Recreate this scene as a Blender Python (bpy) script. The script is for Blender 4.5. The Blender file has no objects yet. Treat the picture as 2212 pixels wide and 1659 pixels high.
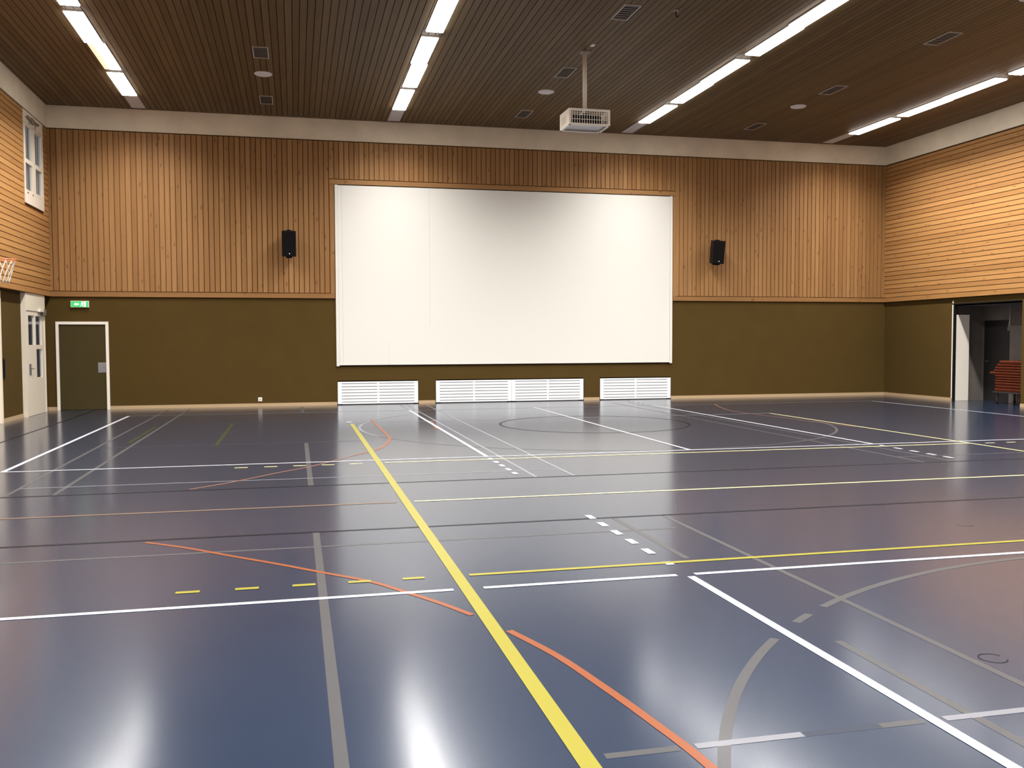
import bpy, math, random
from mathutils import Vector, Matrix
random.seed(7)
SC = bpy.context.scene
COL = SC.collection

# ------------------------------------------------------------------ room
XL, XR, D, YR = -5.507, 16.427, 23.44, -6.0       # cladding faces left/right, back wall, rear wall
XLo, XRo = XL - 0.12, XR + 0.06                   # plastered lower walls, set back
ZC, ZB, ZW = 7.054, 6.538, 2.655                  # ceiling, underside of concrete band, underside of cladding
CF = D - 0.04                                     # front of the back cladding

# ------------------------------------------------------------------ materials
MATS = {}
def new_mat(name):
    m = bpy.data.materials.new(name); m.use_nodes = True
    MATS[name] = m
    nt = m.node_tree
    return m, nt, nt.nodes['Principled BSDF']
def N(nt, t, **kw):
    n = nt.nodes.new(t)
    for k, v in kw.items(): setattr(n, k, v)
    return n
def L(nt, a, b): nt.links.new(a, b)
def flat(name, col, rough=0.5, metal=0.0, spec=0.5, noise=0.0, nscale=6.0):
    m, nt, b = new_mat(name)
    b.inputs['Roughness'].default_value = rough
    b.inputs['Metallic'].default_value = metal
    b.inputs['Specular IOR Level'].default_value = spec
    if noise:
        tc = N(nt, 'ShaderNodeTexCoord'); nz = N(nt, 'ShaderNodeTexNoise')
        nz.inputs['Scale'].default_value = nscale; nz.inputs['Detail'].default_value = 5
        L(nt, tc.outputs['Object'], nz.inputs['Vector'])
        mx = N(nt, 'ShaderNodeMix', data_type='RGBA')
        L(nt, nz.outputs['Fac'], mx.inputs['Factor'])
        mx.inputs['A'].default_value = (*[c * (1 - noise) for c in col], 1)
        mx.inputs['B'].default_value = (*[min(1, c * (1 + noise)) for c in col], 1)
        L(nt, mx.outputs['Result'], b.inputs['Base Color'])
    else:
        b.inputs['Base Color'].default_value = (*col, 1)
    return m
def emis(name, col, s):
    m, nt, b = new_mat(name)
    b.inputs['Base Color'].default_value = (*col, 1)
    b.inputs['Emission Color'].default_value = (*col, 1)
    b.inputs['Emission Strength'].default_value = s
    return m
def wood(name, dark, light, board_axis, off, pitch, grain_axis, rough=0.55, knots=True, vary=0.16):
    """planked timber: a random tone for every board, fine grain along it, small knots"""
    m, nt, b = new_mat(name)
    b.inputs['Roughness'].default_value = rough
    b.inputs['Specular IOR Level'].default_value = 0.16
    tc = N(nt, 'ShaderNodeTexCoord'); sep = N(nt, 'ShaderNodeSeparateXYZ')
    L(nt, tc.outputs['Object'], sep.inputs[0])
    sub = N(nt, 'ShaderNodeMath', operation='SUBTRACT'); L(nt, sep.outputs[board_axis], sub.inputs[0]); sub.inputs[1].default_value = off
    div = N(nt, 'ShaderNodeMath', operation='DIVIDE'); L(nt, sub.outputs[0], div.inputs[0]); div.inputs[1].default_value = pitch
    fl = N(nt, 'ShaderNodeMath', operation='FLOOR'); L(nt, div.outputs[0], fl.inputs[0])
    wn = N(nt, 'ShaderNodeTexWhiteNoise', noise_dimensions='1D'); L(nt, fl.outputs[0], wn.inputs['W'])
    # grain
    mp = N(nt, 'ShaderNodeMapping'); sc = [22.0, 22.0, 22.0]; sc[grain_axis] = 0.9
    mp.inputs['Scale'].default_value = sc
    va = N(nt, 'ShaderNodeVectorMath', operation='ADD')
    cb = N(nt, 'ShaderNodeCombineXYZ')
    m5 = N(nt, 'ShaderNodeMath', operation='MULTIPLY'); L(nt, wn.outputs['Value'], m5.inputs[0]); m5.inputs[1].default_value = 40
    L(nt, m5.outputs[0], cb.inputs[grain_axis])
    L(nt, tc.outputs['Object'], va.inputs[0]); L(nt, cb.outputs[0], va.inputs[1])
    L(nt, va.outputs[0], mp.inputs[0])
    nz = N(nt, 'ShaderNodeTexNoise'); nz.inputs['Scale'].default_value = 1.0; nz.inputs['Detail'].default_value = 4
    L(nt, mp.outputs[0], nz.inputs['Vector'])
    # factor = .5 + grain + board
    a1 = N(nt, 'ShaderNodeMath', operation='MULTIPLY_ADD'); L(nt, wn.outputs['Value'], a1.inputs[0]); a1.inputs[1].default_value = vary * 3.2
    a2 = N(nt, 'ShaderNodeMath', operation='MULTIPLY_ADD'); L(nt, nz.outputs['Fac'], a2.inputs[0]); a2.inputs[1].default_value = 0.9
    a2.inputs[2].default_value = -0.45 + 0.5 - vary * 1.6
    L(nt, a2.outputs[0], a1.inputs[2])
    mx = N(nt, 'ShaderNodeMix', data_type='RGBA', clamp_factor=True)
    L(nt, a1.outputs[0], mx.inputs['Factor'])
    mx.inputs['A'].default_value = (*dark, 1); mx.inputs['B'].default_value = (*light, 1)
    out = mx.outputs['Result']
    if knots:
        mk = N(nt, 'ShaderNodeMapping'); ks = [1 / pitch] * 3; ks[grain_axis] = 2.3
        mk.inputs['Scale'].default_value = ks
        L(nt, va.outputs[0], mk.inputs[0])
        vo = N(nt, 'ShaderNodeTexVoronoi', feature='F1'); vo.inputs['Scale'].default_value = 1.0
        L(nt, mk.outputs[0], vo.inputs['Vector'])
        mr = N(nt, 'ShaderNodeMapRange'); L(nt, vo.outputs['Distance'], mr.inputs['Value'])
        mr.inputs['From Min'].default_value = 0.05; mr.inputs['From Max'].default_value = 0.17
        mr.inputs['To Min'].default_value = 0.65; mr.inputs['To Max'].default_value = 0.0
        m2 = N(nt, 'ShaderNodeMix', data_type='RGBA'); L(nt, mr.outputs[0], m2.inputs['Factor'])
        L(nt, out, m2.inputs['A']); m2.inputs['B'].default_value = (dark[0] * .38, dark[1] * .3, dark[2] * .25, 1)
        out = m2.outputs['Result']
    L(nt, out, b.inputs['Base Color'])
    return m

PB, OB = 0.1236, 0.864          # back wall board pitch and a groove
PS, OS = 0.1212, 2.776          # side wall boards (stacked upwards)
PC, OC = 0.1245, 1.520          # ceiling boards
W_D, W_L = (0.230, 0.112, 0.039), (0.375, 0.202, 0.080)
wood('wood_back', W_D, W_L, 0, OB, PB, 2)
wood('wood_side', (0.300, 0.142, 0.047), (0.480, 0.250, 0.088), 2, OS, PS, 1)
wood('wood_trim_x', W_D, W_L, 2, 0.3, 0.5, 0)
wood('wood_trim_z', W_D, W_L, 0, 0.3, 0.5, 2)
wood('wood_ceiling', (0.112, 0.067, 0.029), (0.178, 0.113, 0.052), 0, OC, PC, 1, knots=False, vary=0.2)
flat('groove', (0.15, 0.058, 0.018), 0.8, spec=0.1)
flat('groove_ceiling', (0.02, 0.011, 0.006), 0.8, spec=0.1)
flat('olive', (0.076, 0.0465, 0.0125), 0.9, noise=0.10, nscale=2.2, spec=0.08)
flat('olive_door', (0.056, 0.040, 0.013), 0.8, noise=0.06, nscale=3, spec=0.15)
flat('band', (0.78, 0.69, 0.53), 0.85, noise=0.22, nscale=1.6, spec=0.2)
flat('concrete', (0.155, 0.138, 0.12), 0.8, noise=0.28, nscale=2.4, spec=0.2)
flat('white', (0.83, 0.77, 0.67), 0.45)
flat('white_door', (0.77, 0.68, 0.55), 0.4)
flat('screen', (0.735, 0.72, 0.66), 0.75, spec=0.2)
flat('seam', (0.55, 0.54, 0.52), 0.7)
flat('grille', (0.84, 0.86, 0.87), 0.45)
flat('slot', (0.42, 0.43, 0.43), 0.7)
flat('tan', (0.46, 0.33, 0.19), 0.5, noise=0.08, nscale=1.5)
flat('black', (0.007, 0.006, 0.007), 0.5, spec=0.22)
flat('black_mat', (0.008, 0.007, 0.007), 0.9, spec=0.1)
flat('dark_door', (0.011, 0.009, 0.0085), 0.6)
flat('steel', (0.42, 0.43, 0.46), 0.35, metal=0.7)
flat('closer_grey', (0.22, 0.19, 0.15), 0.5, metal=0.3)
flat('plate_grey', (0.62, 0.58, 0.58), 0.45)
flat('vent_frame', (0.46, 0.42, 0.36), 0.5)
flat('vent_slat', (0.27, 0.225, 0.175), 0.6)
flat('vent_back', (0.075, 0.055, 0.038), 0.8)
flat('disc_white', (0.75, 0.70, 0.68), 0.6)
flat('orange_rim', (0.75, 0.16, 0.05), 0.45)
flat('net', (0.80, 0.74, 0.64), 0.8)
flat('orange_pad', (0.10, 0.0185, 0.0045), 0.75, spec=0.15, noise=0.12, nscale=9)
flat('grey_metal', (0.20, 0.20, 0.20), 0.45, metal=0.5)
flat('backdrop_dark', (0.085, 0.085, 0.09), 0.9, noise=0.3, nscale=1.2)  # for the added backdrop that darkens the left door's panes
flat('trolley_paint', (0.025, 0.022, 0.020), 0.6)
flat('cord', (0.45, 0.42, 0.38), 0.7)
emis('lamp_glow', (1.0, 0.975, 0.93), 13.0)
emis('lamp_dim', (1.0, 0.74, 0.50), 0.9)
emis('sign_green', (0.03, 0.42, 0.10), 0.75)
emis('sign_white', (0.85, 1.0, 0.86), 1.1)
emis('led', (0.9, 0.9, 0.9), 0.6)
# panes
def glass(name, tint):
    m, nt, b = new_mat(name)
    nt.nodes.remove(b)
    out = nt.nodes['Material Output']
    tr = N(nt, 'ShaderNodeBsdfTransparent'); tr.inputs[0].default_value = (*tint, 1)
    gl = N(nt, 'ShaderNodeBsdfGlossy'); gl.inputs['Roughness'].default_value = 0.02
    lw = N(nt, 'ShaderNodeLayerWeight'); lw.inputs['Blend'].default_value = 0.5
    pw = N(nt, 'ShaderNodeMath', operation='POWER'); L(nt, lw.outputs['Facing'], pw.inputs[0]); pw.inputs[1].default_value = 5
    fr = N(nt, 'ShaderNodeMath', operation='MULTIPLY_ADD'); L(nt, pw.outputs[0], fr.inputs[0]); fr.inputs[1].default_value = 0.9; fr.inputs[2].default_value = 0.05
    mx = N(nt, 'ShaderNodeMixShader')
    L(nt, fr.outputs[0], mx.inputs[0]); L(nt, tr.outputs[0], mx.inputs[1]); L(nt, gl.outputs[0], mx.inputs[2])
    L(nt, mx.outputs[0], out.inputs[0])
glass('glass', (0.9, 0.93, 0.95))
# sealed sports floor and its line paints share one gloss
FLOOR_ROUGH = 0.40
def floor_mat(name, col, noise, rough=FLOOR_ROUGH, coat=0.30):
    m, nt, b = new_mat(name)
    b.inputs['Specular IOR Level'].default_value = 0.04
    tc = N(nt, 'ShaderNodeTexCoord')
    nz = N(nt, 'ShaderNodeTexNoise'); nz.inputs['Scale'].default_value = 0.8; nz.inputs['Detail'].default_value = 6; nz.inputs['Roughness'].default_value = 0.62
    L(nt, tc.outputs['Object'], nz.inputs['Vector'])
    mx = N(nt, 'ShaderNodeMix', data_type='RGBA'); L(nt, nz.outputs['Fac'], mx.inputs['Factor'])
    mx.inputs['A'].default_value = (*[c * (1 - noise) for c in col], 1)
    mx.inputs['B'].default_value = (*[c * (1 + noise) for c in col], 1)
    L(nt, mx.outputs['Result'], b.inputs['Base Color'])
    # cleaning streaks and wear in the gloss
    mp = N(nt, 'ShaderNodeMapping'); mp.inputs['Scale'].default_value = (0.5, 3.2, 1)
    L(nt, tc.outputs['Object'], mp.inputs[0])
    n2 = N(nt, 'ShaderNodeTexNoise'); n2.inputs['Scale'].default_value = 1.3; n2.inputs['Detail'].default_value = 5
    L(nt, mp.outputs[0], n2.inputs['Vector'])
    mr = N(nt, 'ShaderNodeMapRange'); L(nt, n2.outputs['Fac'], mr.inputs['Value'])
    mr.inputs['From Min'].default_value = 0.3; mr.inputs['From Max'].default_value = 0.7
    mr.inputs['To Min'].default_value = rough - 0.012; mr.inputs['To Max'].default_value = rough + 0.016
    L(nt, mr.outputs[0], b.inputs['Roughness'])
    # sealer coat
    b.inputs['Coat Weight'].default_value = coat; b.inputs['Coat Roughness'].default_value = 0.17; b.inputs['Coat IOR'].default_value = 1.55
    return m
floor_mat('floor_blue', (0.0110, 0.0195, 0.0395), 0.12, coat=1.0)
floor_mat('line_white', (0.37, 0.37, 0.39), 0.05)
floor_mat('line_soft', (0.135, 0.135, 0.15), 0.10)
floor_mat('line_grey', (0.054, 0.053, 0.055), 0.12)
floor_mat('line_faint', (0.026, 0.031, 0.044), 0.12)
floor_mat('line_yellow', (0.195, 0.172, 0.027), 0.05)
floor_mat('line_pale', (0.45, 0.40, 0.20), 0.05)
floor_mat('line_orange', (0.165, 0.052, 0.023), 0.10)
floor_mat('line_rust', (0.15, 0.073, 0.052), 0.15)
floor_mat('line_beige', (0.115, 0.078, 0.054), 0.12)
floor_mat('line_black', (0.007, 0.007, 0.009), 0.1, coat=0.2)
floor_mat('line_green', (0.024, 0.032, 0.015), 0.12)

# ------------------------------------------------------------------ mesh helper
class MB:
    def __init__(s): s.v = []; s.f = []; s.m = []; s.mats = []; s.smooth = []
    def mi(s, mat):
        if mat not in s.mats: s.mats.append(mat)
        return s.mats.index(mat)
    def face(s, pts, mat, smooth=False):
        i = len(s.v); s.v += [tuple(p) for p in pts]; s.f.append(tuple(range(i, i + len(pts)))); s.m.append(s.mi(mat)); s.smooth.append(smooth)
    def box(s, x0, x1, y0, y1, z0, z1, mat, M=None, bev=0.0):
        if bev:
            return s.bevbox(x0, x1, y0, y1, z0, z1, mat, bev, M)
        P = [(x0, y0, z0), (x1, y0, z0), (x1, y1, z0), (x0, y1, z0), (x0, y0, z1), (x1, y0, z1), (x1, y1, z1), (x0, y1, z1)]
        if M: P = [tuple(M @ Vector(p)) for p in P]
        i = len(s.v); s.v += P; k = s.mi(mat)
        for q in ((0, 3, 2, 1), (4, 5, 6, 7), (0, 1, 5, 4), (1, 2, 6, 5), (2, 3, 7, 6), (3, 0, 4, 7)):
            s.f.append(tuple(i + j for j in q)); s.m.append(k); s.smooth.append(False)
    def bevbox(s, x0, x1, y0, y1, z0, z1, mat, b, M=None):
        """box with chamfered edges"""
        X, Y, Z = (x0, x1), (y0, y1), (z0, z1); idx = {}
        k = s.mi(mat); base = len(s.v); P = []
        for a in (0, 1):
            for c in (0, 1):
                for d in (0, 1):
                    sx, sy, sz = (1, -1)[a], (1, -1)[c], (1, -1)[d]
                    for ax, p in ((0, (X[a], Y[c] + sy * b, Z[d] + sz * b)), (1, (X[a] + sx * b, Y[c], Z[d] + sz * b)), (2, (X[a] + sx * b, Y[c] + sy * b, Z[d]))):
                        idx[(a, c, d, ax)] = base + len(P); P.append(p)
        if M: P = [tuple(M @ Vector(p)) for p in P]
        s.v += P
        def F(q): s.f.append(tuple(q)); s.m.append(k); s.smooth.append(False)
        for a in (0, 1):
            q = [idx[(a, 0, 0, 0)], idx[(a, 1, 0, 0)], idx[(a, 1, 1, 0)], idx[(a, 0, 1, 0)]]; F(q if a else q[::-1])
            q = [idx[(0, a, 0, 1)], idx[(1, a, 0, 1)], idx[(1, a, 1, 1)], idx[(0, a, 1, 1)]]; F(q[::-1] if a else q)
            q = [idx[(0, 0, a, 2)], idx[(1, 0, a, 2)], idx[(1, 1, a, 2)], idx[(0, 1, a, 2)]]; F(q if a else q[::-1])
        for c in (0, 1):
            for d in (0, 1):
                F([idx[(0, c, d, 1)], idx[(1, c, d, 1)], idx[(1, c, d, 2)], idx[(0, c, d, 2)]])
                F([idx[(c, 0, d, 0)], idx[(c, 1, d, 0)], idx[(c, 1, d, 2)], idx[(c, 0, d, 2)]])
                F([idx[(c, d, 0, 0)], idx[(c, d, 1, 0)], idx[(c, d, 1, 1)], idx[(c, d, 0, 1)]])
        for a in (0, 1):
            for c in (0, 1):
                for d in (0, 1): F([idx[(a, c, d, 0)], idx[(a, c, d, 1)], idx[(a, c, d, 2)]])
    def tube(s, pts, r, mat, n=8, closed=False, caps=True):
        pts = [Vector(p) for p in pts]; k = s.mi(mat); rings = []
        up0 = None
        cnt = len(pts)
        for i, p in enumerate(pts):
            if closed: t = (pts[(i + 1) % cnt] - pts[i - 1]).normalized()
            else: t = (pts[min(i + 1, cnt - 1)] - pts[max(i - 1, 0)]).normalized()
            if up0 is None:
                up0 = Vector((0, 0, 1)) if abs(t.z) < .9 else Vector((1, 0, 0))
            a = t.cross(up0).normalized(); up0 = a.cross(t).normalized()
            ring = []
            for j in range(n):
                an = 2 * math.pi * j / n
                s.v.append(tuple(p + r * (math.cos(an) * a + math.sin(an) * up0))); ring.append(len(s.v) - 1)
            rings.append(ring)
        m = cnt if closed else cnt - 1
        for i in range(m):
            A, B = rings[i], rings[(i + 1) % cnt]
            for j in range(n):
                s.f.append((A[j], A[(j + 1) % n], B[(j + 1) % n], B[j])); s.m.append(k); s.smooth.append(True)
        if caps and not closed:
            s.f.append(tuple(rings[0][::-1])); s.m.append(k); s.smooth.append(False)
            s.f.append(tuple(rings[-1])); s.m.append(k); s.smooth.append(False)
    def cyl(s, c, axis, r, h, mat, n=24, r2=None):
        """closed cylinder or cone from c along axis"""
        c = Vector(c); ax = Vector(axis).normalized(); up = Vector((0, 0, 1)) if abs(ax.z) < .9 else Vector((1, 0, 0))
        a = ax.cross(up).normalized(); b = ax.cross(a); r2 = r if r2 is None else r2
        k = s.mi(mat); i = len(s.v)
        for q, rr in ((c, r), (c + ax * h, r2)):
            for j in range(n):
                an = 2 * math.pi * j / n; s.v.append(tuple(q + rr * (math.cos(an) * a + math.sin(an) * b)))
        for j in range(n):
            s.f.append((i + j, i + (j + 1) % n, i + n + (j + 1) % n, i + n + j)); s.m.append(k); s.smooth.append(True)
        s.f.append(tuple(i + j for j in range(n))[::-1]); s.m.append(k); s.smooth.append(False)
        s.f.append(tuple(i + n + j for j in range(n))); s.m.append(k); s.smooth.append(False)
    def build(s, name, parent=None, loc=(0, 0, 0)):
        me = bpy.data.meshes.new(name)
        me.from_pydata(s.v, [], s.f)
        for mt in s.mats: me.materials.append(MATS[mt])
        me.polygons.foreach_set('material_index', s.m)
        me.polygons.foreach_set('use_smooth', s.smooth)
        me.update()
        o = bpy.data.objects.new(name, me); COL.objects.link(o)
        o.location = loc
        if parent: o.parent = parent
        return o
def tag(o, label, cat, group=None):
    o['label'] = label; o['category'] = cat
    if group: o['group'] = group
    return o
def struct(o, label=None):
    o['kind'] = 'structure'
    if label: o['label'] = label
    return o
def thing(name, label, cat, loc, group=None):
    o = bpy.data.objects.new(name, None); COL.objects.link(o)
    o.empty_display_size = 0.1; o.location = loc
    return tag(o, label, cat, group)
def dup(root, loc, label, group=None):
    r = root.copy(); COL.objects.link(r); r.location = loc; r['label'] = label
    if group: r['group'] = group
    for ch in list(root.children):
        c = ch.copy(); COL.objects.link(c); c.parent = r
        for g in list(ch.children):
            d = g.copy(); COL.objects.link(d); d.parent = c
    return r

# ------------------------------------------------------------------ floor with its painted court lines
fl = MB()
fl.box(XLo - 0.15, 17.50, YR, D + 0.18, -0.12, 0.0, 'floor_blue')
Zl = {'line_faint': .0005, 'line_grey': .0008, 'line_soft': .0011, 'line_green': .0011, 'line_black': .0014, 'line_orange': .0017, 'line_rust': .0017,
      'line_beige': .0020, 'line_white': .0023, 'line_pale': .0026, 'line_yellow': .0026}
def strip(pts, w, mat, closed=False, dz=.0002):
    z = Zl[mat] + dz; P = [Vector((p[0], p[1])) for p in pts]; n = len(P); Lf, Rt = [], []
    for i in range(n):
        if closed: a, b = P[i - 1], P[(i + 1) % n]
        else: a, b = P[max(i - 1, 0)], P[min(i + 1, n - 1)]
        t = (b - a).normalized(); q = Vector((-t.y, t.x)) * w / 2
        Lf.append(P[i] + q); Rt.append(P[i] - q)
    for i in range(n if closed else n - 1):
        j = (i + 1) % n
        fl.face([(*Rt[i], z), (*Rt[j], z), (*Lf[j], z), (*Lf[i], z)], mat)
def lx(y, x0, x1, mat, w=.05): strip([(x0, y), (x1, y)], w, mat, False, 0)
def ly(x, y0, y1, mat, w=.05): strip([(x, y0), (x, y1)], w, mat, False, .0001)
def spline(pts, k=8):
    P = [Vector((*p, 0)) for p in pts]; P = [P[0] * 2 - P[1]] + P + [P[-1] * 2 - P[-2]]; out = []
    for i in range(1, len(P) - 2):
        for j in range(k):
            t = j / k; a, b, c, d = P[i - 1:i + 3]
            out.append(0.5 * ((2 * b) + (c - a) * t + (2 * a - 5 * b + 4 * c - d) * t * t + (3 * b - a - 3 * c + d) * t ** 3))
    out.append(P[-2]); return [(p.x, p.y) for p in out]
def circ(cx, cy, r, a0=0, a1=360, n=72):
    return [(cx + r * math.cos(math.radians(a0 + (a1 - a0) * i / n)), cy + r * math.sin(math.radians(a0 + (a1 - a0) * i / n))) for i in range(n + (0 if a1 - a0 == 360 else 1))]
WH, SF, GR, FT, YE, PA, OR, RU, BE, BK, GN = ('line_white', 'line_soft', 'line_grey', 'line_faint', 'line_yellow', 'line_pale', 'line_orange', 'line_rust', 'line_beige', 'line_black', 'line_green')
# white court across the hall, its far line worn
lx(21.12, -3.49, 14.5, SF, .05)
ly(-3.49, 12.345, 21.1, WH, .06); ly(14.5, 12.345, 21.1, WH, .05)
lx(12.32, -3.515, XRo - .3, WH)
ly(2.53, 12.345, 21.1, WH, .055); ly(5.52, 12.345, 21.28, WH); ly(8.5, 12.345, 21.1, WH, .055)
for x in (2.53, 8.5):
    for y in (12.07, 11.73, 11.37, 11.01, 10.67): ly(x, y - .085, y + .085, WH, .06)
    for y in (21.45, 21.8, 22.15, 22.5, 22.85): ly(x, y - .085, y + .085, SF, .055)
for y in (7.82, 7.48, 7.13, 6.78, 6.43): ly(2.548, y - .085, y + .085, WH, .06)
ly(2.548, 6.0, 6.09, WH, .06)
# second white court, nearer
lx(5.72, XLo + .4, 0.955, WH); lx(5.72, 1.15, 2.47, WH); lx(5.72, 2.60, 14.5, WH)
ly(2.548, -3.2, 5.665, WH, .055)
# yellow court
ly(1.04, -2, 17.98, YE, .078)
lx(18.35, 0.96, 1.06, WH, .14)
lx(18.15, 1.05, 9.97, SF, .05)
ly(9.97, 6.0, 18.15, PA, .05)
lx(12.03, 1.12, 9.97, PA, .05)
lx(9.02, 1.12, XRo - 1, YE if False else PA, .05)
lx(9.02, XLo + .3, 0.95, BE, .055)
lx(6.06, 1.12, 9.97, YE, .05)
for x in (-0.68, -0.32, 0.035, 0.39, 0.745): lx(6.065, x - .073, x + .073, YE, .05); lx(12.0, x - .08, x + .08, PA, .05)
for x in (10.28, 10.66): lx(11.99, x - .08, x + .08, PA, .05)
# black lines and centre circle
lx(10.28, XLo + .5, XRo - .8, BK, .045); lx(7.755, XLo + .5, XRo - .8, BK, .045)
ly(-4.56, 14.0, 22.95, BK, .05)
strip(circ(5.53, 16.76, 1.79), .05, BK, True)
# worn grey court lines
ly(.147, 20.95, 22.95, GR, .06); ly(.147, 10.31, 14.72, GR, .06); ly(.147, -2, 7.73, GR, .055)
for x in (-2.92, -2.45): ly(x, 10.31, 22.95, GR, .05)
ly(2.70, 10.31, 22.95, SF, .045); ly(3.16, 10.31, 22.95, SF, .045)
ly(7.86, 10.31, 22.3, GR, .045); ly(8.29, 10.31, 22.3, GR, .045)
lx(10.87, -2.92, 3.16, SF, .035); lx(10.87, 7.84, XRo - 2.5, GR, .04)
lx(7.19, XLo + 1.2, 3.1, SF if False else GR, .045)
lx(14.82, -2.92, 1.0, FT, .05); lx(18.60, -2.3, .85, FT, .05)
ly(2.735, 6.15, 7.72, GR, .05); ly(2.74, -2, 4.25, GR, .05); ly(3.21, -2, 7.72, GR, .045)
lx(3.26, 1.12, 1.42, GR, .045); lx(3.26, 1.49, 1.95, SF, .045); lx(3.26, 1.95, 2.3, FT, .045); lx(3.26, 2.3, 2.5, GR, .045); lx(3.26, 2.60, 8, SF, .045)
strip(circ(5.52, 16.8, 4.40, 198, 372), .045, GR); strip(circ(5.52, 16.8, 4.40, 135, 198), .045, SF)
strip(circ(5.5, 1.2, 4.40, 60, 124.5), .05, GR); strip(circ(5.5, 1.2, 4.40, 127, 129.6), .05, GR); strip(circ(5.5, 1.2, 4.40, 134, 180), .05, GR)
# orange arcs
far = [(1.47, 18.8), (1.48, 17.6), (1.49, 16.4), (1.495, 15.6), (1.47, 15.0), (1.38, 14.38), (1.15, 13.55), (0.74, 12.87)]
strip(spline(far), .045, OR)
strip(spline([(0.74, 12.87), (0.22, 11.97), (-0.24, 11.4), (-0.72, 10.77), (-1.12, 10.36)]), .04, RU)
near = [(-1.17, 7.68), (-0.84, 7.40), (-0.48, 7.03), (-0.14, 6.69), (0.14, 6.39), (0.46, 6.05), (0.66, 5.73), (0.83, 5.44), (0.97, 5.16)]
strip(spline(near), .04, OR)
strip(spline([(1.11, 4.83), (1.25, 4.39), (1.34, 3.95), (1.41, 3.54), (1.47, 3.08), (1.49, 2.4)]), .045, OR)
strip([(2.59, 18.1), (2.52, 17.2), (2.48, 16.45)], .06, OR)
strip(spline([(10.1, 21.1), (9.75, 20.07), (9.50, 18.94), (9.55, 17.83), (9.66, 16.93), (9.72, 15.92), (9.9, 14.9)]), .04, RU)
# scraps of green tape
ly(-2.56, 15.4, 18.3, GN, .06); ly(-1.195, 14.7, 18.7, GN, .06)
# floor socket covers: thin dark rings
for cx, cy, a0, a1 in ((3.33, 3.835, 20, 330), (5.52, 6.71, 170, 320)):
    strip(circ(cx, cy, .065, a0, a1, 24), .006, BK)
struct(fl.build('floor'))

# ------------------------------------------------------------------ ceiling: dark deck with boards below it
c = MB()
c.box(XL - .3, XR + .3, YR - .2, D + .3, ZC + .03, ZC + .08, 'groove_ceiling')
k0 = math.floor((XL - OC) / PC); k1 = math.ceil((XR - OC) / PC)
for k in range(k0, k1):
    x0 = max(XL, OC + k * PC + .006); x1 = min(XR, OC + (k + 1) * PC - .006)
    if x1 - x0 > .01: c.box(x0, x1, YR, D, ZC, ZC + .03, 'wood_ceiling')
struct(c.build('ceiling'))

# ------------------------------------------------------------------ back wall
NICHES = [(1.017, 3.036), (3.487, 7.436), (7.895, 9.910)]
w = MB()
xs = XLo - .15
for a, b in NICHES + [(XRo + .15, XRo + .15)]:
    w.box(xs, a, D, D + .2, 0, .605, 'olive'); xs = b
for a, b in NICHES: w.box(a, b, D + .12, D + .2, 0, .605, 'black_mat')
w.box(XLo - .15, XRo + .15, D, D + .2, .605, ZB + .0, 'olive')
wall_back = struct(w.build('wall_back'))
# cladding: backing in the groove colour, upright boards in front
def zcuts(x):  # lower end of the boards over the screen opening
    return 5.588 + .012 if OB - .01 < x < 10.072 else 2.776 + .010
w = MB()
TOP = 6.505
w.box(XL, .88, D - .02, D, 2.70, TOP, 'groove'); w.box(10.06, XR, D - .02, D, 2.70, TOP, 'groove'); w.box(.88, 10.06, D - .02, D, 5.52, TOP, 'groove')
k0 = math.floor((XL - OB) / PB); k1 = math.ceil((XR - OB) / PB)
for k in range(k0, k1):
    x0 = OB + k * PB; x1 = x0 + PB
    a, b = max(XL, x0 + .008), min(XR, x1 - .008)
    if b - a < .02: continue
    w.box(a, b, CF, D - .018, zcuts((x0 + x1) / 2), TOP, 'wood_back')
w.box(XL, .985, CF - .004, D, ZW, 2.770, 'wood_trim_x'); w.box(9.95, XR, CF - .004, D, ZW, 2.770, 'wood_trim_x')
w.box(.875, .985, CF - .002, D, 2.772, 5.46, 'wood_trim_z'); w.box(9.955, 10.066, CF - .002, D, 2.772, 5.46, 'wood_trim_z')
w.box(.875, 10.066, CF - .002, D, 5.468, 5.582, 'wood_trim_x')
w.build('wood_cladding', wall_back)
b = MB(); b.box(XL, XR, D - .002, D + .3, ZB, ZC + .04, 'band'); b.build('concrete_band', wall_back)

# ------------------------------------------------------------------ side walls
def side_boards(m, x0, x1, holes):
    z = OS
    while z < TOP:
        z1 = min(TOP, z + PS)
        segs = [(YR, CF)]
        for (ya, yb, za, zb) in holes:
            if z1 > za and z < zb:
                segs = [q for (p0, p1) in segs for q in ((p0, ya), (yb, p1))]
        for p0, p1 in segs:
            m.box(x0, x1, p0, p1, z + .008, z1 - .008, 'wood_side')
        z += PS
    m.box(x0 - .002, x1 + .002, YR, CF, ZW, OS - .006, 'wood_side')
# left
WY0, WY1, WZ0, WZ1 = 21.47, 23.00, 4.545, 6.50
DY0, DY1 = 21.39, 22.945
w = MB()
for a, b in ((YR, 18.88), (19.945, DY0), (DY1, D + .2)):
    w.box(XLo - .03, XLo, a, b, 0, ZW + .02, 'olive')
w.box(XLo - .03, XLo, 18.88, 19.945, 2.60, ZW + .02, 'olive')
for a, b, z0, z1 in ((YR, WY0, ZW, ZB), (WY1, D + .2, ZW, ZB), (WY0, WY1, ZW, WZ0), (WY0, WY1, WZ1, ZB)):
    w.box(XLo - .03, XL - .04, a, b, z0 + (.0 if z0 > ZW else .02), z1, 'olive')
wall_left = struct(w.build('wall_left'))
w = MB()
for a, b, z0, z1 in ((YR, WY0, ZW + .02, TOP), (WY1, CF, ZW + .02, TOP), (WY0, WY1, ZW + .02, WZ0), (WY0, WY1, WZ1, TOP)):
    w.box(XL - .04, XL - .02, a, b, z0, z1, 'groove')
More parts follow.
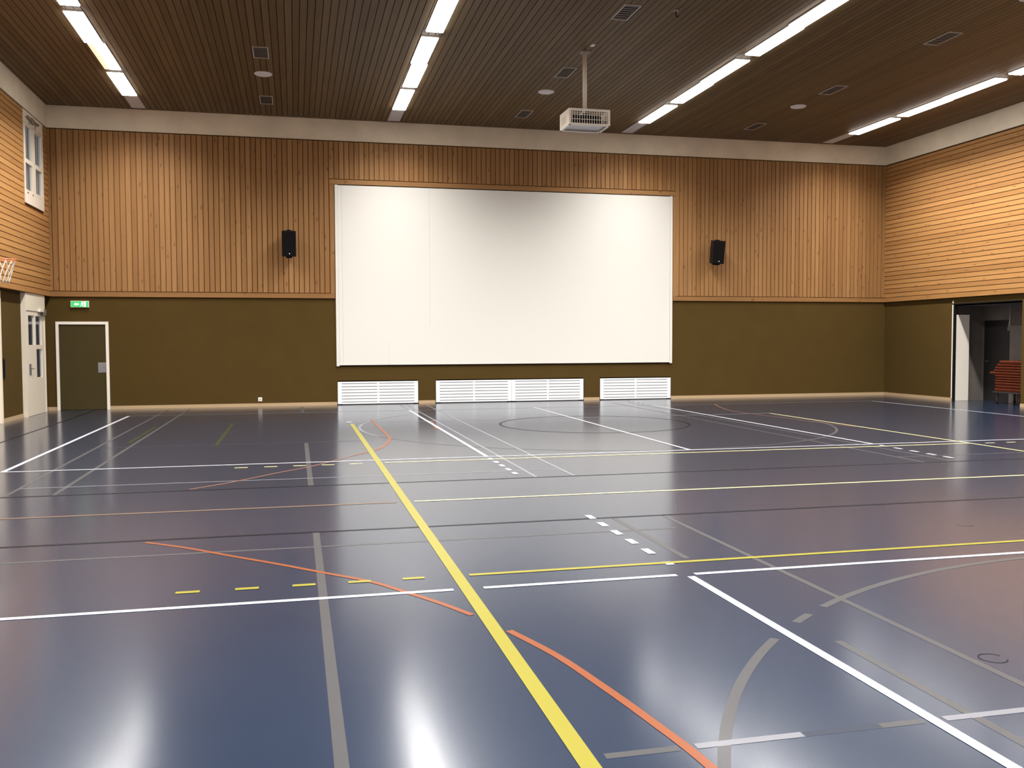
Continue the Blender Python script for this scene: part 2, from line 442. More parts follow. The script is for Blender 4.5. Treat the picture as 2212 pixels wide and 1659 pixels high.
side_boards(w, XL - .022, XL, [(WY0, WY1, WZ0, WZ1)])
w.box(XLo - .02, XL - .022, YR, D, ZW, ZW + .02, 'wood_side')
w.build('wood_cladding', wall_left)
b = MB(); b.box(XL - .3, XL, YR, D, ZB, ZC + .04, 'band'); b.build('concrete_band', wall_left)
# right, with the wide opening to the store
OY0, OY1, OZ = 18.285, 20.60, 2.50
w = MB()
w.box(XRo, XRo + .12, YR, OY0, 0, ZW + .02, 'olive'); w.box(XRo, XRo + .12, OY1, D + .2, 0, ZW + .02, 'olive')
w.box(XRo, XRo + .12, OY0, OY1, OZ, ZW + .02, 'olive')
w.box(XR + .04, XRo + .15, YR, D + .2, ZW + .02, ZB, 'olive')
wall_right = struct(w.build('wall_right'))
w = MB()
w.box(XR + .02, XR + .04, YR, CF, ZW + .02, TOP, 'groove')
side_boards(w, XR, XR + .022, [])
w.box(XR + .022, XRo + .02, YR, D, ZW, ZW + .02, 'wood_side')
w.build('wood_cladding', wall_right)
b = MB(); b.box(XR, XR + .3, YR, D, ZB, ZC + .04, 'band'); b.build('concrete_band', wall_right)
# rear wall behind the viewer
w = MB()
w.box(XLo - .15, XRo + .15, YR - .2, YR, 0, ZW, 'olive'); w.box(XLo - .15, XRo + .15, YR - .2, YR, ZW, ZB, 'wood_back'); w.box(XLo - .15, XRo + .15, YR - .2, YR, ZB, ZC + .04, 'band')
struct(w.build('wall_rear'))
# store corridor behind the right wall
SX, SY0, SY1, SZ = 17.45, 15.0, 20.70, 2.445
w = MB()
w.box(SX, SX + .12, SY0, 19.745, 0, SZ, 'concrete'); w.box(SX, SX + .12, 20.655, SY1 + .12, 0, SZ, 'concrete')
w.box(SX, SX + .12, 19.745, 20.655, 2.07, SZ, 'concrete')
w.box(XRo + .12, SX, SY1, SY1 + .12, 0, SZ, 'concrete'); w.box(XRo + .12, SX, SY0 - .12, SY0, 0, SZ, 'concrete')
w.box(XRo + .12, SX + .12, SY0 - .12, SY1 + .12, SZ, SZ + .12, 'concrete')
w.box(XRo + .12, XRo + .14, OY0, OY1, SZ, OZ + .1, 'concrete')
struct(w.build('wall_store'))

# ------------------------------------------------------------------ baseboards
b = MB()
for a, e in ((XLo, -5.425), (-4.277, NICHES[0][0] - .012), (NICHES[0][1] + .012, NICHES[1][0] - .012), (NICHES[1][1] + .012, NICHES[2][0] - .012), (NICHES[2][1] + .012, XRo)):
    b.box(a, e, D - .014, D, 0, .078, 'tan')
struct(b.build('baseboard_back'))
b = MB()
for a, e in ((YR, 18.87), (19.95, DY0 - .005), (DY1 + .005, D - .014)): b.box(XLo, XLo + .014, a, e, 0, .078, 'tan')
struct(b.build('baseboard_left'))
b = MB()
for a, e in ((YR, OY0 - .002), (OY1 + .002, D - .014)): b.box(XRo - .014, XRo, a, e, 0, .078, 'tan')
struct(b.build('baseboard_right'))

# ------------------------------------------------------------------ door in the back wall
d = MB()
d.box(-5.425, -5.362, D - .035, D, 0, 2.07, 'white'); d.box(-4.342, -4.277, D - .035, D, 0, 2.07, 'white'); d.box(-5.362, -4.342, D - .035, D, 2.005, 2.07, 'white')
door1 = struct(d.build('door_1'), 'white frame of the flush olive door below the exit sign')
d = MB(); d.box(-5.357, -4.347, D - .012, D - .001, .006, 2.000, 'olive_door'); d.build('door_leaf', door1)
d = MB(); d.box(-4.525, -4.352, D - .018, D - .012, .872, 1.110, 'steel', bev=.002)
d.box(-4.512, -4.365, D - .0215, D - .018, .93, 1.05, 'steel', bev=.0015); d.cyl((-4.395, D - .0215, .99), (0, -1, 0), .012, .006, 'grey_metal', 12)
d.build('lock_plate', door1)['label'] = 'brushed steel lock plate'
# ------------------------------------------------------------------ white glazed door in the left wall
FX = XL - .024
def frame_rects(m, x0, x1, rects, outer, mat):
    """a flat leaf (in the y-z plane) with rectangular holes"""
    ys = sorted({outer[0], outer[1], *[r[0] for r in rects], *[r[1] for r in rects]})
    zs = sorted({outer[2], outer[3], *[r[2] for r in rects], *[r[3] for r in rects]})
    for i in range(len(ys) - 1):
        for j in range(len(zs) - 1):
            cy, cz = (ys[i] + ys[i + 1]) / 2, (zs[j] + zs[j + 1]) / 2
            if any(r[0] < cy < r[1] and r[2] < cz < r[3] for r in rects): continue
            m.box(x0, x1, ys[i], ys[i + 1], zs[j], zs[j + 1], mat)
GL = [(21.615, 22.09, 1.533, 2.168), (22.205, 22.665, 1.533, 2.165), (22.215, 22.69, .812, 1.440)]
d = MB()
d.box(XL - .14, FX, DY0, DY0 + .055, 0, 2.645, 'white_door'); d.box(XL - .14, FX, DY1 - .055, DY1, 0, 2.645, 'white_door')
d.box(XL - .14, FX, DY0 + .055, DY1 - .055, 2.27, 2.645, 'white_door')
door2 = struct(d.build('door_2'), 'white frame of the glazed door in the left corner')
d = MB(); frame_rects(d, FX - .055, FX - .012, GL, (DY0 + .060, DY1 - .060, .005, 2.258), 'white_door')
leaf = d.build('door_leaf', door2)
for g in GL:
    d = MB(); d.box(FX - .042, FX - .036, g[0], g[1], g[2], g[3], 'glass'); d.build('glass_pane', leaf)
d = MB(); d.box(FX - .012, FX - .006, 21.60, 21.765, .885, 1.125, 'steel', bev=.002); d.tube([(FX - .006, 21.68, 1.03), (FX + .035, 21.68, 1.03), (FX + .038, 21.69, 1.02), (FX + .038, 21.80, 1.015)], .009, 'grey_metal')
d.build('door_handle', leaf)
d = MB(); d.box(FX - .010, FX + .045, 22.62, 22.885, 2.195, 2.250, 'closer_grey', bev=.004); d.tube([(FX + .02, 22.70, 2.252), (FX + .06, 22.55, 2.258), (FX + .02, 22.40, 2.275)], .010, 'closer_grey')
d.build('door_closer', leaf)
d = MB(); d.box(FX + .002, FX + .05, 22.36, 22.66, 2.262, 2.315, 'white', bev=.004); d.box(FX + .002, FX + .04, 22.74, 22.93, 2.255, 2.325, 'closer_grey', bev=.003); d.build('closer_housing', door2)
# ------------------------------------------------------------------ edge of the next white door on the left wall
d = MB(); d.box(XLo - .10, XLo + .03, 19.86, 19.943, 0, 2.6, 'white_door'); d.box(XLo - .10, XLo + .03, 18.88, 18.96, 0, 2.6, 'white_door'); d.box(XLo - .10, XLo + .03, 18.96, 19.86, 2.52, 2.6, 'white_door')
door3 = struct(d.build('door_3'), 'white frame of the door at the left edge of the picture')
d = MB(); d.box(XLo - .08, XLo - .03, 18.965, 19.855, .005, 2.515, 'white_door'); d.build('door_leaf', door3)
d = MB(); d.box(XLo, XLo + .006, 20.02, 20.15, .85, 1.28, 'black', bev=.002); d.box(XLo + .006, XLo + .03, 20.045, 20.07, .88, 1.25, 'black', bev=.004); d.box(XLo + .006, XLo + .03, 20.10, 20.125, .88, 1.25, 'black', bev=.004)
tag(d.build('grip_plate'), 'upright black grip plate on the olive wall beside the white door frame', 'handle')

# ------------------------------------------------------------------ window high in the left wall
PN = [(21.63, 22.105, 5.495, 6.20), (22.37, 22.905, 5.495, 6.19), (21.60, 22.115, 4.84, 5.405), (22.385, 22.905, 4.86, 5.405)]
w = MB()
w.box(XL - .13, XL + .012, WY0, WY0 + .045, WZ0, WZ1, 'white_door'); w.box(XL - .13, XL + .012, WY1 - .045, WY1, WZ0, WZ1, 'white_door')
w.box(XL - .13, XL + .012, WY0 + .045, WY1 - .045, WZ0, 4.785, 'white_door'); w.box(XL - .13, XL + .012, WY0 + .045, WY1 - .045, 6.25, WZ1, 'white_door')
win = struct(w.build('window_1'), 'narrow white window high in the left wall')
w = MB(); frame_rects(w, XL - .055, XL + .004, PN, (WY0 + .05, WY1 - .05, 4.792, 6.244), 'white_door')
sash = w.build('window_sash', win)
for p in PN:
    w = MB(); w.box(XL - .036, XL - .030, p[0], p[1], p[2], p[3], 'glass'); w.build('window_pane', sash)
# second sash behind, seen through the panes
w = MB(); frame_rects(w, XL - .115, XL - .085, [(p[0] - .02, p[1] + .02, p[2] - .02, p[3] + .02) for p in PN], (WY0 + .05, WY1 - .05, 4.792, 6.244), 'white'); w.build('outer_sash', win)
w = MB(); w.tube([(XL + .045, 21.66, 6.37), (XL + .045, 22.48, 6.37)], .028, 'closer_grey', 10); w.box(XL + .012, XL + .06, 21.98, 22.16, 6.30, 6.42, 'closer_grey', bev=.006); w.tube([(XL + .05, 21.80, 6.37), (XL + .035, 21.82, 6.24)], .008, 'closer_grey'); w.tube([(XL + .05, 22.3, 6.37), (XL + .035, 22.3, 6.24)], .008, 'closer_grey')
w.build('window_opener', win)
w = MB()
for y in (21.68, 22.06): w.cyl((XL + .010, y, 4.775), (1, 0, 0), .018, .02, 'closer_grey', 12)
w.build('window_catch', win)

# ------------------------------------------------------------------ jamb of the store opening
t = MB(); t.box(XRo + .005, 16.935, 20.555, 20.597, 0.004, 2.215, 'white'); struct(t.build('trim_1'), 'white panel lining the far jamb of the store opening')
t = MB(); t.box(XRo - .006, XRo + .004, 20.600, 20.640, 0, 2.50, 'white'); t.box(XRo - .008, XRo + .004, 20.588, 20.636, 2.512, 2.575, 'white'); struct(t.build('trim_2'), 'slim white edge strip of the store opening')
t = MB(); t.box(XRo - .004, XRo + .05, 20.545, 20.599, 0, 2.47, 'black_mat'); t.box(XRo - .006, XRo + .03, OY0, 20.66, 2.475, 2.505, 'black_mat'); struct(t.build('trim_3'), 'black seal and head rail of the store opening')
d = MB(); d.box(SX + .03, SX + .06, 19.745, 20.655, 0, 2.07, 'dark_door'); d.box(SX + .06, SX + .10, 19.70, 20.70, 0, 2.10, 'dark_door'); struct(d.build('door_4'), 'dark door inside the store')  # added backing box behind the leaf blocks light leaking round its edges
hd = MB(); hd.tube([(SX + .03, 20.54, 1.02), (SX - .03, 20.54, 1.02), (SX - .035, 20.52, 1.02), (SX - .035, 20.42, 1.02)], .009, 'grey_metal'); hd.build('door_handle', bpy.data.objects['door_4'])
cd = MB(); cd.tube([(17.0, 19.25, SZ), (17.0, 19.25, 2.10), (17.0, 19.262, 2.0), (17.0, 19.30, 1.84), (17.0, 19.295, 1.80), (17.0, 19.27, 1.80), (17.0, 19.245, 1.86), (17.0, 19.246, 2.0), (17.0, 19.25, 2.10)], .006, 'cord', 6)
tag(cd.build('pull_cord'), 'thin pale pull cord with a loop hanging in the store opening', 'cord')
# stack of orange pads on a low trolley in the store
TX, TY = 17.06, 19.03
tr = thing('trolley', 'dark low trolley carrying the orange pads in the store opening', 'trolley', (TX, TY, 0))
t = MB(); t.box(-.30, .30, -.47, .47, .27, .30, 'trolley_paint', bev=.004); t.build('deck', tr)
for sx in (-1, 1):
    for sy in (-1, 1):
        t = MB(); t.box(sx * .25 - .018, sx * .25 + .018, sy * .36 - .018, sy * .36 + .018, .07, .27, 'trolley_paint', bev=.003); lg = t.build('leg', tr)
        t = MB(); t.cyl((sx * .25 - .014, sy * .36, .036), (1, 0, 0), .036, .028, 'black', 18); t.build('wheel', lg)
pads = [(.300, .085, -.02, .46), (.388, .070, -.05, .47), (.461, .068, -.03, .46), (.532, .060, .0, .44), (.594, .055, -.06, .47), (.652, .058, -.02, .455), (.713, .068, .10, .52), (.784, .060, .0, .47), (.847, .064, -.03, .46), (.914, .062, -.08, .45), (.979, .078, -.10, .40)]
names = ['resting on the trolley deck', 'second from the bottom', 'third from the bottom', 'fourth from the bottom', 'fifth from the bottom', 'just below the jutting one', 'jutting out furthest towards the white panel', 'just above the jutting one', 'third from the top', 'second from the top', 'shortest one, topmost']
for i, (z, h, oy, hy) in enumerate(pads):
    t = MB(); t.box(-.28, .28, -hy, hy, 0, h, 'orange_pad', bev=.018); t.box(-.283, .283, -hy + .015, hy - .015, h * .46, h * .54, 'black_mat')
    o = t.build('padded_mat', None, (TX, TY + oy, z))
    tag(o, 'orange padded mat in the store stack, ' + names[i], 'mat', 'orange padded mats stacked in the store')

# ------------------------------------------------------------------ screen
scr = thing('projection_screen', 'large white stage screen in the middle of the back wall', 'screen', (5.467, D, .98))
t = MB(); t.box(1.075 - 5.467, 9.867 - 5.467, -.030, -.004, .014, 4.466, 'screen')
pan = t.build('screen_panel', scr)
t = MB()
for x, z0 in ((1.168, .02), (3.35, 1.0)): t.box(x - .004 - 5.467, x + .004 - 5.467, -.0312, -.0300, z0, 4.46, 'seam')
t.box(2.30 - 5.467, 2.306 - 5.467, -.0312, -.0300, .02, .62, 'seam')
t.build('seam', pan)
for x0, x1 in ((1.000, 1.072), (9.870, 9.940)):
    t = MB(); t.box(x0 - 5.467, x1 - 5.467, -.045, -.004, -.012, 4.475, 'screen', bev=.004); t.build('guide_rail', scr)
t = MB(); t.box(1.073 - 5.467, 9.869 - 5.467, -.034, -.004, -.004, .010, 'black_mat'); t.build('bottom_shadow_strip', scr)['label'] = 'black strip painted for the shadow line under the screen'  # black strip stands in for the shadow line below the screen
t = MB(); t.box(1.073 - 5.467, 9.869 - 5.467, -.020, -.004, 4.467, 4.484, 'black_mat'); t.build('top_gap_dark_strip', scr)['label'] = 'black strip painted for the dark gap above the screen'  # black strip stands in for the dark gap over the screen

# ------------------------------------------------------------------ slotted white heater panels
def grille(x0, x1, label):
    wd = x1 - x0; z0, z1 = .022, .578
    r = thing('radiator_grille', label, 'radiator', (x0, D, 0), 'slotted white heater covers along the back wall')
    cols = [(.095, wd / 2 - .025), (wd / 2 + .022, wd - .095)]
    rows = [.047 + i * .0767 for i in range(7)]
    t = MB()
    ys = -.022, -.004
    us = [0, cols[0][0], cols[0][1], cols[1][0], cols[1][1], wd]
    for i in (0, 2, 4): t.box(us[i], us[i + 1], ys[0], ys[1], z0, z1, 'grille')
    for a, b in cols:
        z = z0
        for rz in rows:
            t.box(a, b, ys[0], ys[1], z, z1 - rz - .0 if False else z, 'grille') if False else None
        zz = sorted(z1 - rz for rz in rows); prev = z0
        for s_ in zz:
            t.box(a, b, ys[0], ys[1], prev, s_ - .009, 'grille'); prev = s_ + .009
        t.box(a, b, ys[0], ys[1], prev, z1, 'grille')
    t.build('front_panel', r)
    t = MB(); t.box(.03, wd - .03, .002, .012, z0 + .01, z1 - .01, 'slot'); t.build('slot_backing', r)
    t = MB(); t.box(.12, wd - .12, .012, .09, .0, .30, 'grey_metal'); t.build('convector', r)
    return r
grille(1.022, 3.031, 'slotted white heater cover furthest left below the screen')
grille(3.492, 5.474, 'slotted white heater cover, left half of the joined middle pair below the screen')
grille(5.480, 7.431, 'slotted white heater cover, right half of the joined middle pair below the screen')
grille(7.900, 9.906, 'slotted white heater cover furthest right below the screen')

# ------------------------------------------------------------------ socket, exit sign
so = thing('wall_socket', 'small white square wall socket low on the olive wall', 'socket', (-.852, D, .125))
t = MB(); t.box(-.048, .048, -.014, 0, 0, .098, 'white', bev=.006); pl = t.build('cover_plate', so)
t = MB(); t.cyl((0, -.0142, .049), (0, -1, 0), .022, .002, 'slot', 20); t.build('socket_face', so)
ex = thing('exit_sign', 'glowing green exit sign with white arrow and running figure above the olive door', 'sign', (-4.887, D, 2.40))
t = MB(); t.box(-.199, .199, -.055, 0, 0, .154, 'white', bev=.006); t.build('housing', ex)
t = MB(); t.box(-.186, .186, -.0575, -.055, .012, .142, 'sign_green'); fc = t.build('sign_face', ex)
t = MB(); yq = -.059
def poly(pts): t.face([(p[0], yq, p[1]) for p in pts][::-1] if False else [(p[0], yq, p[1]) for p in pts], 'sign_white')
poly([(-.125, .077), (-.075, .042), (-.075, .062), (-.015, .062), (-.015, .092), (-.075, .092), (-.075, .112)])            # arrow
poly([(.095, .022), (.135, .022), (.135, .132), (.095, .132)])                                                               # doorway
poly([(.055 + .014 * math.cos(a * .7), .122 + .013 * math.sin(a * .7)) for a in range(9)])                                   # head
poly([(.040, .066), (.068, .066), (.078, .106), (.052, .108)]); poly([(.052, .106), (.044, .100), (.022, .088), (.026, .080), (.054, .092)])
poly([(.066, .104), (.088, .090), (.098, .096), (.076, .112)]); poly([(.040, .068), (.054, .066), (.036, .040), (.012, .030), (.010, .040), (.028, .048)])
poly([(.054, .068), (.070, .066), (.076, .042), (.086, .024), (.074, .020), (.064, .038)])
t.build('pictogram', ex)

# ------------------------------------------------------------------ wall loudspeakers
def speaker(x, z, label, off):
    r = thing('loudspeaker', label, 'speaker', (x, D - .042, z), 'black loudspeakers on the timber back wall')
    M = Matrix.Translation((off, -.30, 0)) @ Matrix.Rotation(math.radians(9), 4, 'X')
    t = MB()
    # tapered cabinet: wider at the front
    fw, bw, h, dp = .165, .115, .305, .30
    P = [(-fw, -dp / 2, -h), (fw, -dp / 2, -h), (bw, dp / 2, -h), (-bw, dp / 2, -h), (-fw, -dp / 2, h), (fw, -dp / 2, h), (bw, dp / 2, h), (-bw, dp / 2, h)]
    P = [tuple(M @ Vector(p)) for p in P]
    for q in ((0, 3, 2, 1), (4, 5, 6, 7), (0, 1, 5, 4), (1, 2, 6, 5), (2, 3, 7, 6), (3, 0, 4, 7)): t.face([P[i] for i in q], 'black')
    cab = t.build('cabinet', r)
    t = MB(); t.box(-.155, .155, -dp / 2 - .014, -dp / 2 - .0005, -.292, .292, 'black_mat', M, bev=.006); t.build('front_grille', r)
    t = MB(); c0 = M @ Vector((.01, -dp / 2 - .0142, -.235)); t.cyl(c0, M.to_3x3() @ Vector((0, -1, 0)), .011, .003, 'led', 14); t.build('led_dot', r)['label'] = 'small round glowing LED dot'  # LED dot low on the grille, lit by its own emission
    t = MB(); t.box(-.045 + off * .5, .045 + off * .5, -.02, 0, -.17, .17, 'black', bev=.003); t.box(-.02 + off * .5, .02 + off * .5, -.12, -.02, -.05, .05, 'black')
    t.tube([tuple(Vector((off * .5, -.06, -.04))), tuple(M @ Vector((0, 0, -.345))), ], .022, 'black')
    t.box(-.075, .075, -.09, .09, -.345, -.307, 'black', M, bev=.004); t.build('wall_bracket', r)
    t = MB(); t.box(-.05, .05, -.05, .05, .3055, .328, 'black', M, bev=.004); t.build('top_mount', r)
    return r
speaker(-.11, 3.955, 'black loudspeaker on the timber wall left of the white screen', 0.0)
speaker(11.08, 3.955, 'black loudspeaker on the timber wall right of the white screen', 0.0)

# ------------------------------------------------------------------ basketball hoop on the left wall
hp = thing('basketball_hoop', 'orange basketball rim with white net on the left wall', 'hoop', (XL, 18.45, 3.08))
t = MB(); t.box(.06, .09, -.55, .55, -.10, .65, 'white', bev=.006); t.build('backboard', hp)
t = MB(); t.box(.0, .06, -.3, .3, 0, .5, 'grey_metal'); t.box(.09, .15, -.07, .07, -.05, .0, 'orange_rim'); t.build('mount', hp)
t = MB(); t.tube([(.375 + .225 * math.cos(a * math.pi / 24), .225 * math.sin(a * math.pi / 24), 0) for a in range(48)], .010, 'orange_rim', 8, True); t.build('rim', hp)
t = MB()
for i in range(12):
    for sg in (1, -1):
        pts = []
        for j in range(9):
            u = j / 8; an = 2 * math.pi * (i / 12) + sg * u * math.pi / 4; rr = .222 * (1 - u) ** 1.2 * .52 + .105
            if j == 0: rr = .222
            pts.append((.375 + rr * math.cos(an), rr * math.sin(an), -.005 - .42 * u))
        t.tube(pts, .0055, 'net', 5)
t.build('net', hp)

# ------------------------------------------------------------------ ceiling projector in its cage
pj = thing('ceiling_projector', 'white caged projector hanging from the ceiling on a pole', 'projector', (5.435, 17.04, ZC))
hx, hy, zt, zb = .405, .305, -1.135, -1.435
t = MB(); t.cyl((0, 0, zt - .0), (0, 0, 1), .041, -zt - .012, 'white', 24); t.build('mount_pole', pj)
t = MB(); t.box(-.10, .10, -.10, .10, -.012, 0, 'vent_slat', bev=.003); t.build('ceiling_flange', pj)
t = MB()
b_ = .045
for sx in (-1, 1):
    for sy in (-1, 1): t.box(sx * hx - (b_ if sx > 0 else 0), sx * hx + (0 if sx > 0 else b_), sy * hy - (b_ if sy > 0 else 0), sy * hy + (0 if sy > 0 else b_), zb, zt, 'white')
for z0, z1 in ((zt - .045, zt), (zb, zb + .03)):
    for sy in (-1, 1): t.box(-hx + b_, hx - b_, sy * hy - (.02 if sy > 0 else 0), sy * hy + (0 if sy > 0 else .02), z0, z1, 'white')
    for sx in (-1, 1): t.box(sx * hx - (.02 if sx > 0 else 0), sx * hx + (0 if sx > 0 else .02), -hy + b_, hy - b_, z0, z1, 'white')
t.box(-.06, .06, -hy + .02, hy - .02, zt - .03, zt, 'white')
cage = t.build('cage_frame', pj)
t = MB()
for i in range(15):
    x = -hx + b_ + (2 * hx - 2 * b_) * (i + .5) / 15; t.box(x - .0045, x + .0045, -hy + .004, -hy + .012, zb + .03, zt - .045, 'white')
for z in (zb + .105, zt - .075, zt - .11): t.box(-hx + b_, hx - b_, -hy + .003, -hy + .013, z - .004, z + .004, 'white')
t.build('front_wire_grille', cage)
for sx in (-1, 1):
    t = MB(); t.box(sx * hx - (.012 if sx > 0 else 0), sx * hx + (0 if sx > 0 else .012), -hy + b_, hy - b_, zb + .03, zt - .045, 'white_door')
    for i in range(6): t.box(sx * hx - (.002 if sx < 0 else -.0) - (.002 if sx > 0 else 0), sx * hx + .002, -.10, .17, zb + .07 + i * .022, zb + .078 + i * .022, 'vent_frame')
    t.build('side_panel', cage)
t = MB(); t.box(-hx + b_, hx - b_, -hy + b_, hy - b_, zb + .030, zb + .042, 'plate_grey')
for q in ((-hx + .03, hx - .03, -hy + .005, -hy + .05), (-hx + .03, hx - .03, hy - .05, hy - .005)): t.box(*q, zb - .006, zb + .004, 'white')
for q in ((-hx + .005, -hx + .05, -hy + .05, hy - .05), (hx - .05, hx - .005, -hy + .05, hy - .05)): t.box(*q, zb - .006, zb + .004, 'white')
for sx in (-1, 1):
    for sy in (-1, 1): t.box(sx * (hx - .02) - .016, sx * (hx - .02) + .016, sy * (hy - .015) - .013, sy * (hy - .015) + .013, zb - .008, zb + .001, 'black_mat')
t.build('base_tray', cage)
t = MB(); t.box(-.30, .26, -.22, .22, zb + .045, zb + .20, 'black', bev=.02); t.cyl((0, -.22, zb + .12), (0, -1, 0), .05, .03, 'black_mat', 20); t.cyl((.0, .22, zb + .12), (0, 1, 0), .055, .04, 'black_mat', 20)
t.box(-.03, .10, -.05, .05, zb + .20, zt - .03, 'black'); t.build('projector_body', pj)['label'] = 'black projector inside the cage'

# ------------------------------------------------------------------ ceiling vents and round ceiling plates
v0 = None
vx = {'left': -.557, 'mid': 5.452, 'right': 11.555}; vy = {'far': 21.90, 'middle': 18.38, 'near': 14.85}
wd_ = {'left': 'over the left of the hall', 'mid': 'left of the projector pole', 'right': 'between the two right lamp rows'}
for cx in ('left', 'mid', 'right'):
    for cy in ('far', 'middle', 'near'):
        if (cx, cy) == ('left', 'near'): continue
        q = {'far': 'closest to the back wall', 'middle': 'beyond which the round plate sits', 'near': 'nearest the viewer'}[cy]
        lab = {'left': 'slatted ceiling vent above the left loudspeaker, ', 'mid': 'slatted ceiling vent in the line beside the projector, ', 'right': 'slatted ceiling vent between the two right lamp rows, '}[cx] + \
              {'far': 'closest to the back wall', 'middle': 'just nearer than the round plate', 'near': 'nearest the viewer'}[cy]
        if v0 is None:
            v0 = thing('ceiling_vent', lab, 'vent', (vx[cx], vy[cy], ZC), 'slatted ceiling vents')
            t = MB(); hx_, hy_, fb = .147, .355, .022
            t.box(-hx_, -hx_ + fb, -hy_, hy_, -.012, 0, 'vent_frame'); t.box(hx_ - fb, hx_, -hy_, hy_, -.012, 0, 'vent_frame')
            t.box(-hx_ + fb, hx_ - fb, -hy_, -hy_ + fb, -.012, 0, 'vent_frame'); t.box(-hx_ + fb, hx_ - fb, hy_ - fb, hy_, -.012, 0, 'vent_frame')
            t.build('frame', v0)
            t = MB(); t.box(-hx_ + fb, hx_ - fb, -hy_ + fb, hy_ - fb, -.002, 0, 'vent_back'); t.build('backing', v0)
            t = MB()
            for i in range(7):
                y = -hy_ + fb + (2 * hy_ - 2 * fb) * (i + .5) / 7
                M = Matrix.Translation((0, y, -.006)) @ Matrix.Rotation(math.radians(12), 4, 'X')
                t.box(-hx_ + fb, hx_ - fb, -.026, .026, -.001, .001, 'vent_slat', M)
            t.build('slats', v0)
        else: dup(v0, (vx[cx], vy[cy], ZC), lab)
d0 = None
for x, y, lab in ((-.557, 19.81, 'round white ceiling plate above the left loudspeaker'), (5.45, 19.87, 'round white ceiling plate left of the projector pole'),
                  (11.56, 19.83, 'round white ceiling plate between the two right lamp rows'), (11.56, 12.78, 'round white ceiling plate cut off by the top right corner of the picture')):
    t = MB(); n = 40; pr = [(.0, -.030), (.10, -.029), (.155, -.024), (.176, -.014), (.180, 0.0)]
    for i in range(len(pr) - 1):
        for j in range(n):
            a, b2 = 2 * math.pi * j / n, 2 * math.pi * (j + 1) / n
            f = lambda r_, z_, an: (r_ * math.cos(an), r_ * math.sin(an), z_)
            q = [f(*pr[i], a), f(*pr[i + 1], a), f(*pr[i + 1], b2), f(*pr[i], b2)]
            t.face(q[1:] if i == 0 else q, 'disc_white', True)
    tag(t.build('ceiling_plate', None, (x, y, ZC)), lab, 'ceiling plate', 'round white ceiling plates')
t = MB(); t.box(-.038, .038, -.06, .06, -.018, 0, 'white', bev=.004); tag(t.build('motion_sensor', None, (5.447, 16.59, ZC)), 'tiny white rectangular sensor on the ceiling next to the projector pole', 'sensor')
t = MB(); t.cyl((0, 0, -.02), (0, 0, 1), .05, .02, 'vent_slat', 20); t.tube([(0, 0, -.02), (0, 0, -.09), (.02, 0, -.115), (.04, 0, -.10), (.04, 0, -.085)], .009, 'black', 8); tag(t.build('ceiling_hook', None, (6.23, 14.57, ZC)), 'small dark hook on the ceiling boards right of the nearest middle vent', 'hook')

# ------------------------------------------------------------------ strip lamps
LAMP_W, SPREAD = 124.0, math.radians(135)
ROWS = [(-3.48, 'far left row'), (2.45, 'row left of the projector'), (8.57, 'row right of the projector'), (14.47, 'far right row')]
SLOTS = [(20.28, 22.02), (18.40, 20.03), (16.74, 18.35), (14.80, 16.42), (13.15, 14.76)]
top = 12.82
while top > -4:
    SLOTS += [(top - 1.63, top), (top - 3.28, top - 1.66)]; top -= 3.605
W2 = .16
def lamp_proto(length, dim=False):
    r = thing('strip_light', '', 'ceiling lamp', (0, 0, ZC))
    h = length / 2; t = MB()
    for sx in (-1, 1): t.box(sx * W2 - (.010 if sx > 0 else 0), sx * W2 + (0 if sx > 0 else .010), -h, h, -.022, 0, 'plate_grey')
    for sy in (-1, 1): t.box(-W2 + .010, W2 - .010, sy * h - (.012 if sy > 0 else 0), sy * h + (0 if sy > 0 else .012), -.022, 0, 'plate_grey')
    t.build('housing', r)
    a, b2 = -W2 + .010, W2 - .010
    t = MB()
    if dim:
        t.box(a, a + .10, -h + .012, h - .012, -.040, -.001, 'lamp_dim'); t.build('unlit_diffuser', r)['label'] = 'dim peach left third of the diffuser'
        t = MB(); a += .102
    t.box(a, b2, -h + .012, h - .012, -.045, -.001, 'lamp_glow', bev=.004); t.build('diffuser', r)
    li = bpy.data.lights.new('lamp', 'AREA'); li.shape = 'RECTANGLE'; li.size = b2 - a - .02; li.size_y = length - .06
    li.energy = LAMP_W * (b2 - a) / .30; li.spread = SPREAD; li.color = (1.0, .98, .96)
    lo = bpy.data.objects.new('lamp', li); COL.objects.link(lo); lo.parent = r; lo.location = ((a + b2) / 2, 0, -.047)
    return r
ORD = ['beside the grey end plate', 'second from the back wall', 'third from the back wall', 'fourth from the back wall', 'fifth from the back wall']
protos = {}
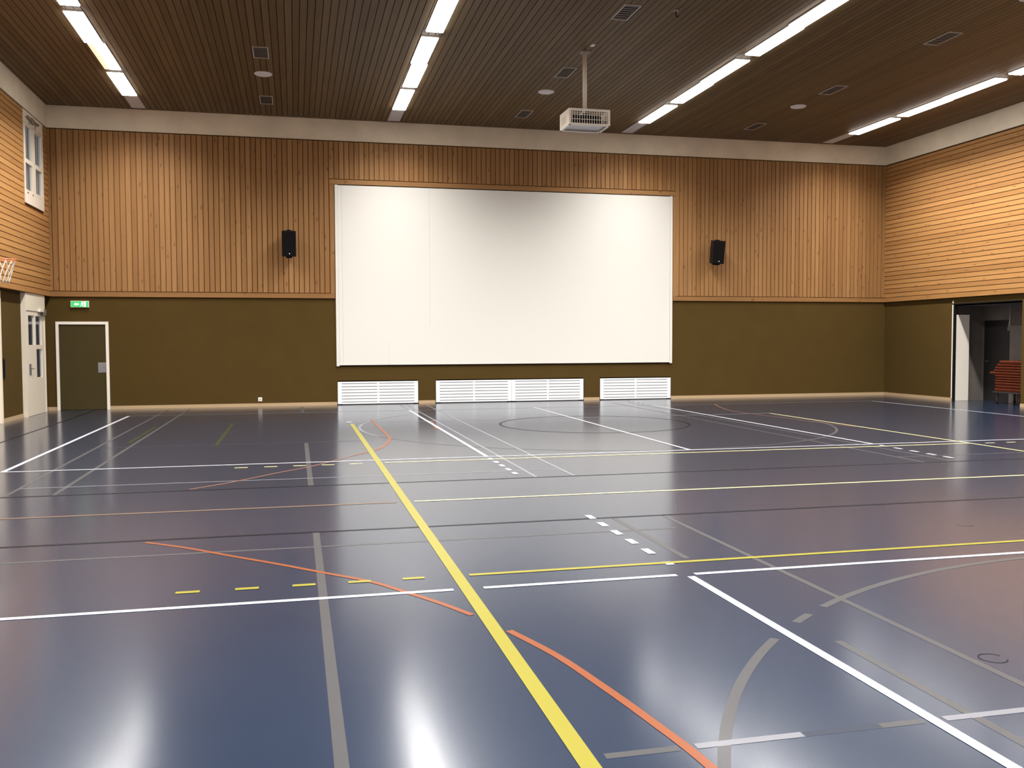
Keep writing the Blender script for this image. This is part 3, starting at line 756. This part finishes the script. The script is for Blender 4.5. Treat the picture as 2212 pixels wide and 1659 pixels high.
for ri, (x, rn) in enumerate(ROWS):
    for si, (ya, yb) in enumerate(SLOTS):
        key = (round(yb - ya, 2), ri == 0 and si == 1)
        vis = si < (4 if ri in (0, 1, 3) else 5)
        lab = f'lit ceiling strip lamp in the {rn}, {ORD[si]}' if vis else 'lit ceiling strip lamp continuing a row overhead, outside the picture'
        if key[1]: lab = 'ceiling strip lamp in the far left row whose left third glows only dimly'
        loc = (x + (.018 if si in (1, 3) else -.012 if si in (2, 4) else .005), (ya + yb) / 2, ZC)
        if key not in protos: protos[key] = lamp_proto(yb - ya, key[1]); o = protos[key]; o.location = loc; o['label'] = lab
        else: o = dup(protos[key], loc, lab)
        o['group'] = 'ceiling strip lamps' if vis else 'ceiling strip lamps outside the picture'
for x, rn in ROWS:
    t = MB(); t.box(-.152, .152, -.615, .615, -.012, 0, 'plate_grey', bev=.003); tag(t.build('end_plate', None, (x + .005, 22.645, ZC)), f'grey blank end plate closing the {rn} of lamps', 'cover plate', 'grey end plates of the lamp rows')

# plain dark wall added outside to darken the panes of the left door
t = MB(); t.box(XL - 3.2, XL - 3.0, 18.0, 42.0, -.2, 3.4, 'backdrop_dark'); struct(t.build('wall_backdrop'))
# ------------------------------------------------------------------ dusk outside
wl = bpy.data.worlds.new('dusk'); SC.world = wl; wl.use_nodes = True
bg = wl.node_tree.nodes['Background']; bg.inputs[0].default_value = (.36, .44, .58, 1); bg.inputs[1].default_value = 0.7

# ------------------------------------------------------------------ camera
F, YAW, PIT, ROLL, H = 1996.786, .2301439, -.0459289, -.0035386, 1.5699
fw = Vector((math.sin(YAW) * math.cos(PIT), math.cos(YAW) * math.cos(PIT), math.sin(PIT)))
r0 = Vector((math.cos(YAW), -math.sin(YAW), 0)); u0 = r0.cross(fw)
rr = math.cos(ROLL) * r0 + math.sin(ROLL) * u0; uu = -math.sin(ROLL) * r0 + math.cos(ROLL) * u0
cam = bpy.data.cameras.new('camera'); co = bpy.data.objects.new('camera', cam); COL.objects.link(co)
cam.sensor_fit = 'HORIZONTAL'; cam.sensor_width = 36.0; cam.lens = F / 2212 * 36.0; cam.clip_end = 200; cam.clip_start = .05
M = Matrix((rr, uu, -fw)).transposed().to_4x4(); M.translation = Vector((0, 0, H)); co.matrix_world = M
SC.camera = co

# ------------------------------------------------------------------ view
SC.view_settings.view_transform = 'Standard'; SC.view_settings.look = 'None'; SC.view_settings.gamma = 1.0
SC.view_settings.exposure = 0.20; SC.view_settings.use_curve_mapping = False
SC.cycles.use_denoising = True
SC.cycles.max_bounces = 8; SC.cycles.diffuse_bounces = 5; SC.cycles.glossy_bounces = 4; SC.cycles.transparent_max_bounces = 8
SC.cycles.sample_clamp_indirect = 6.0
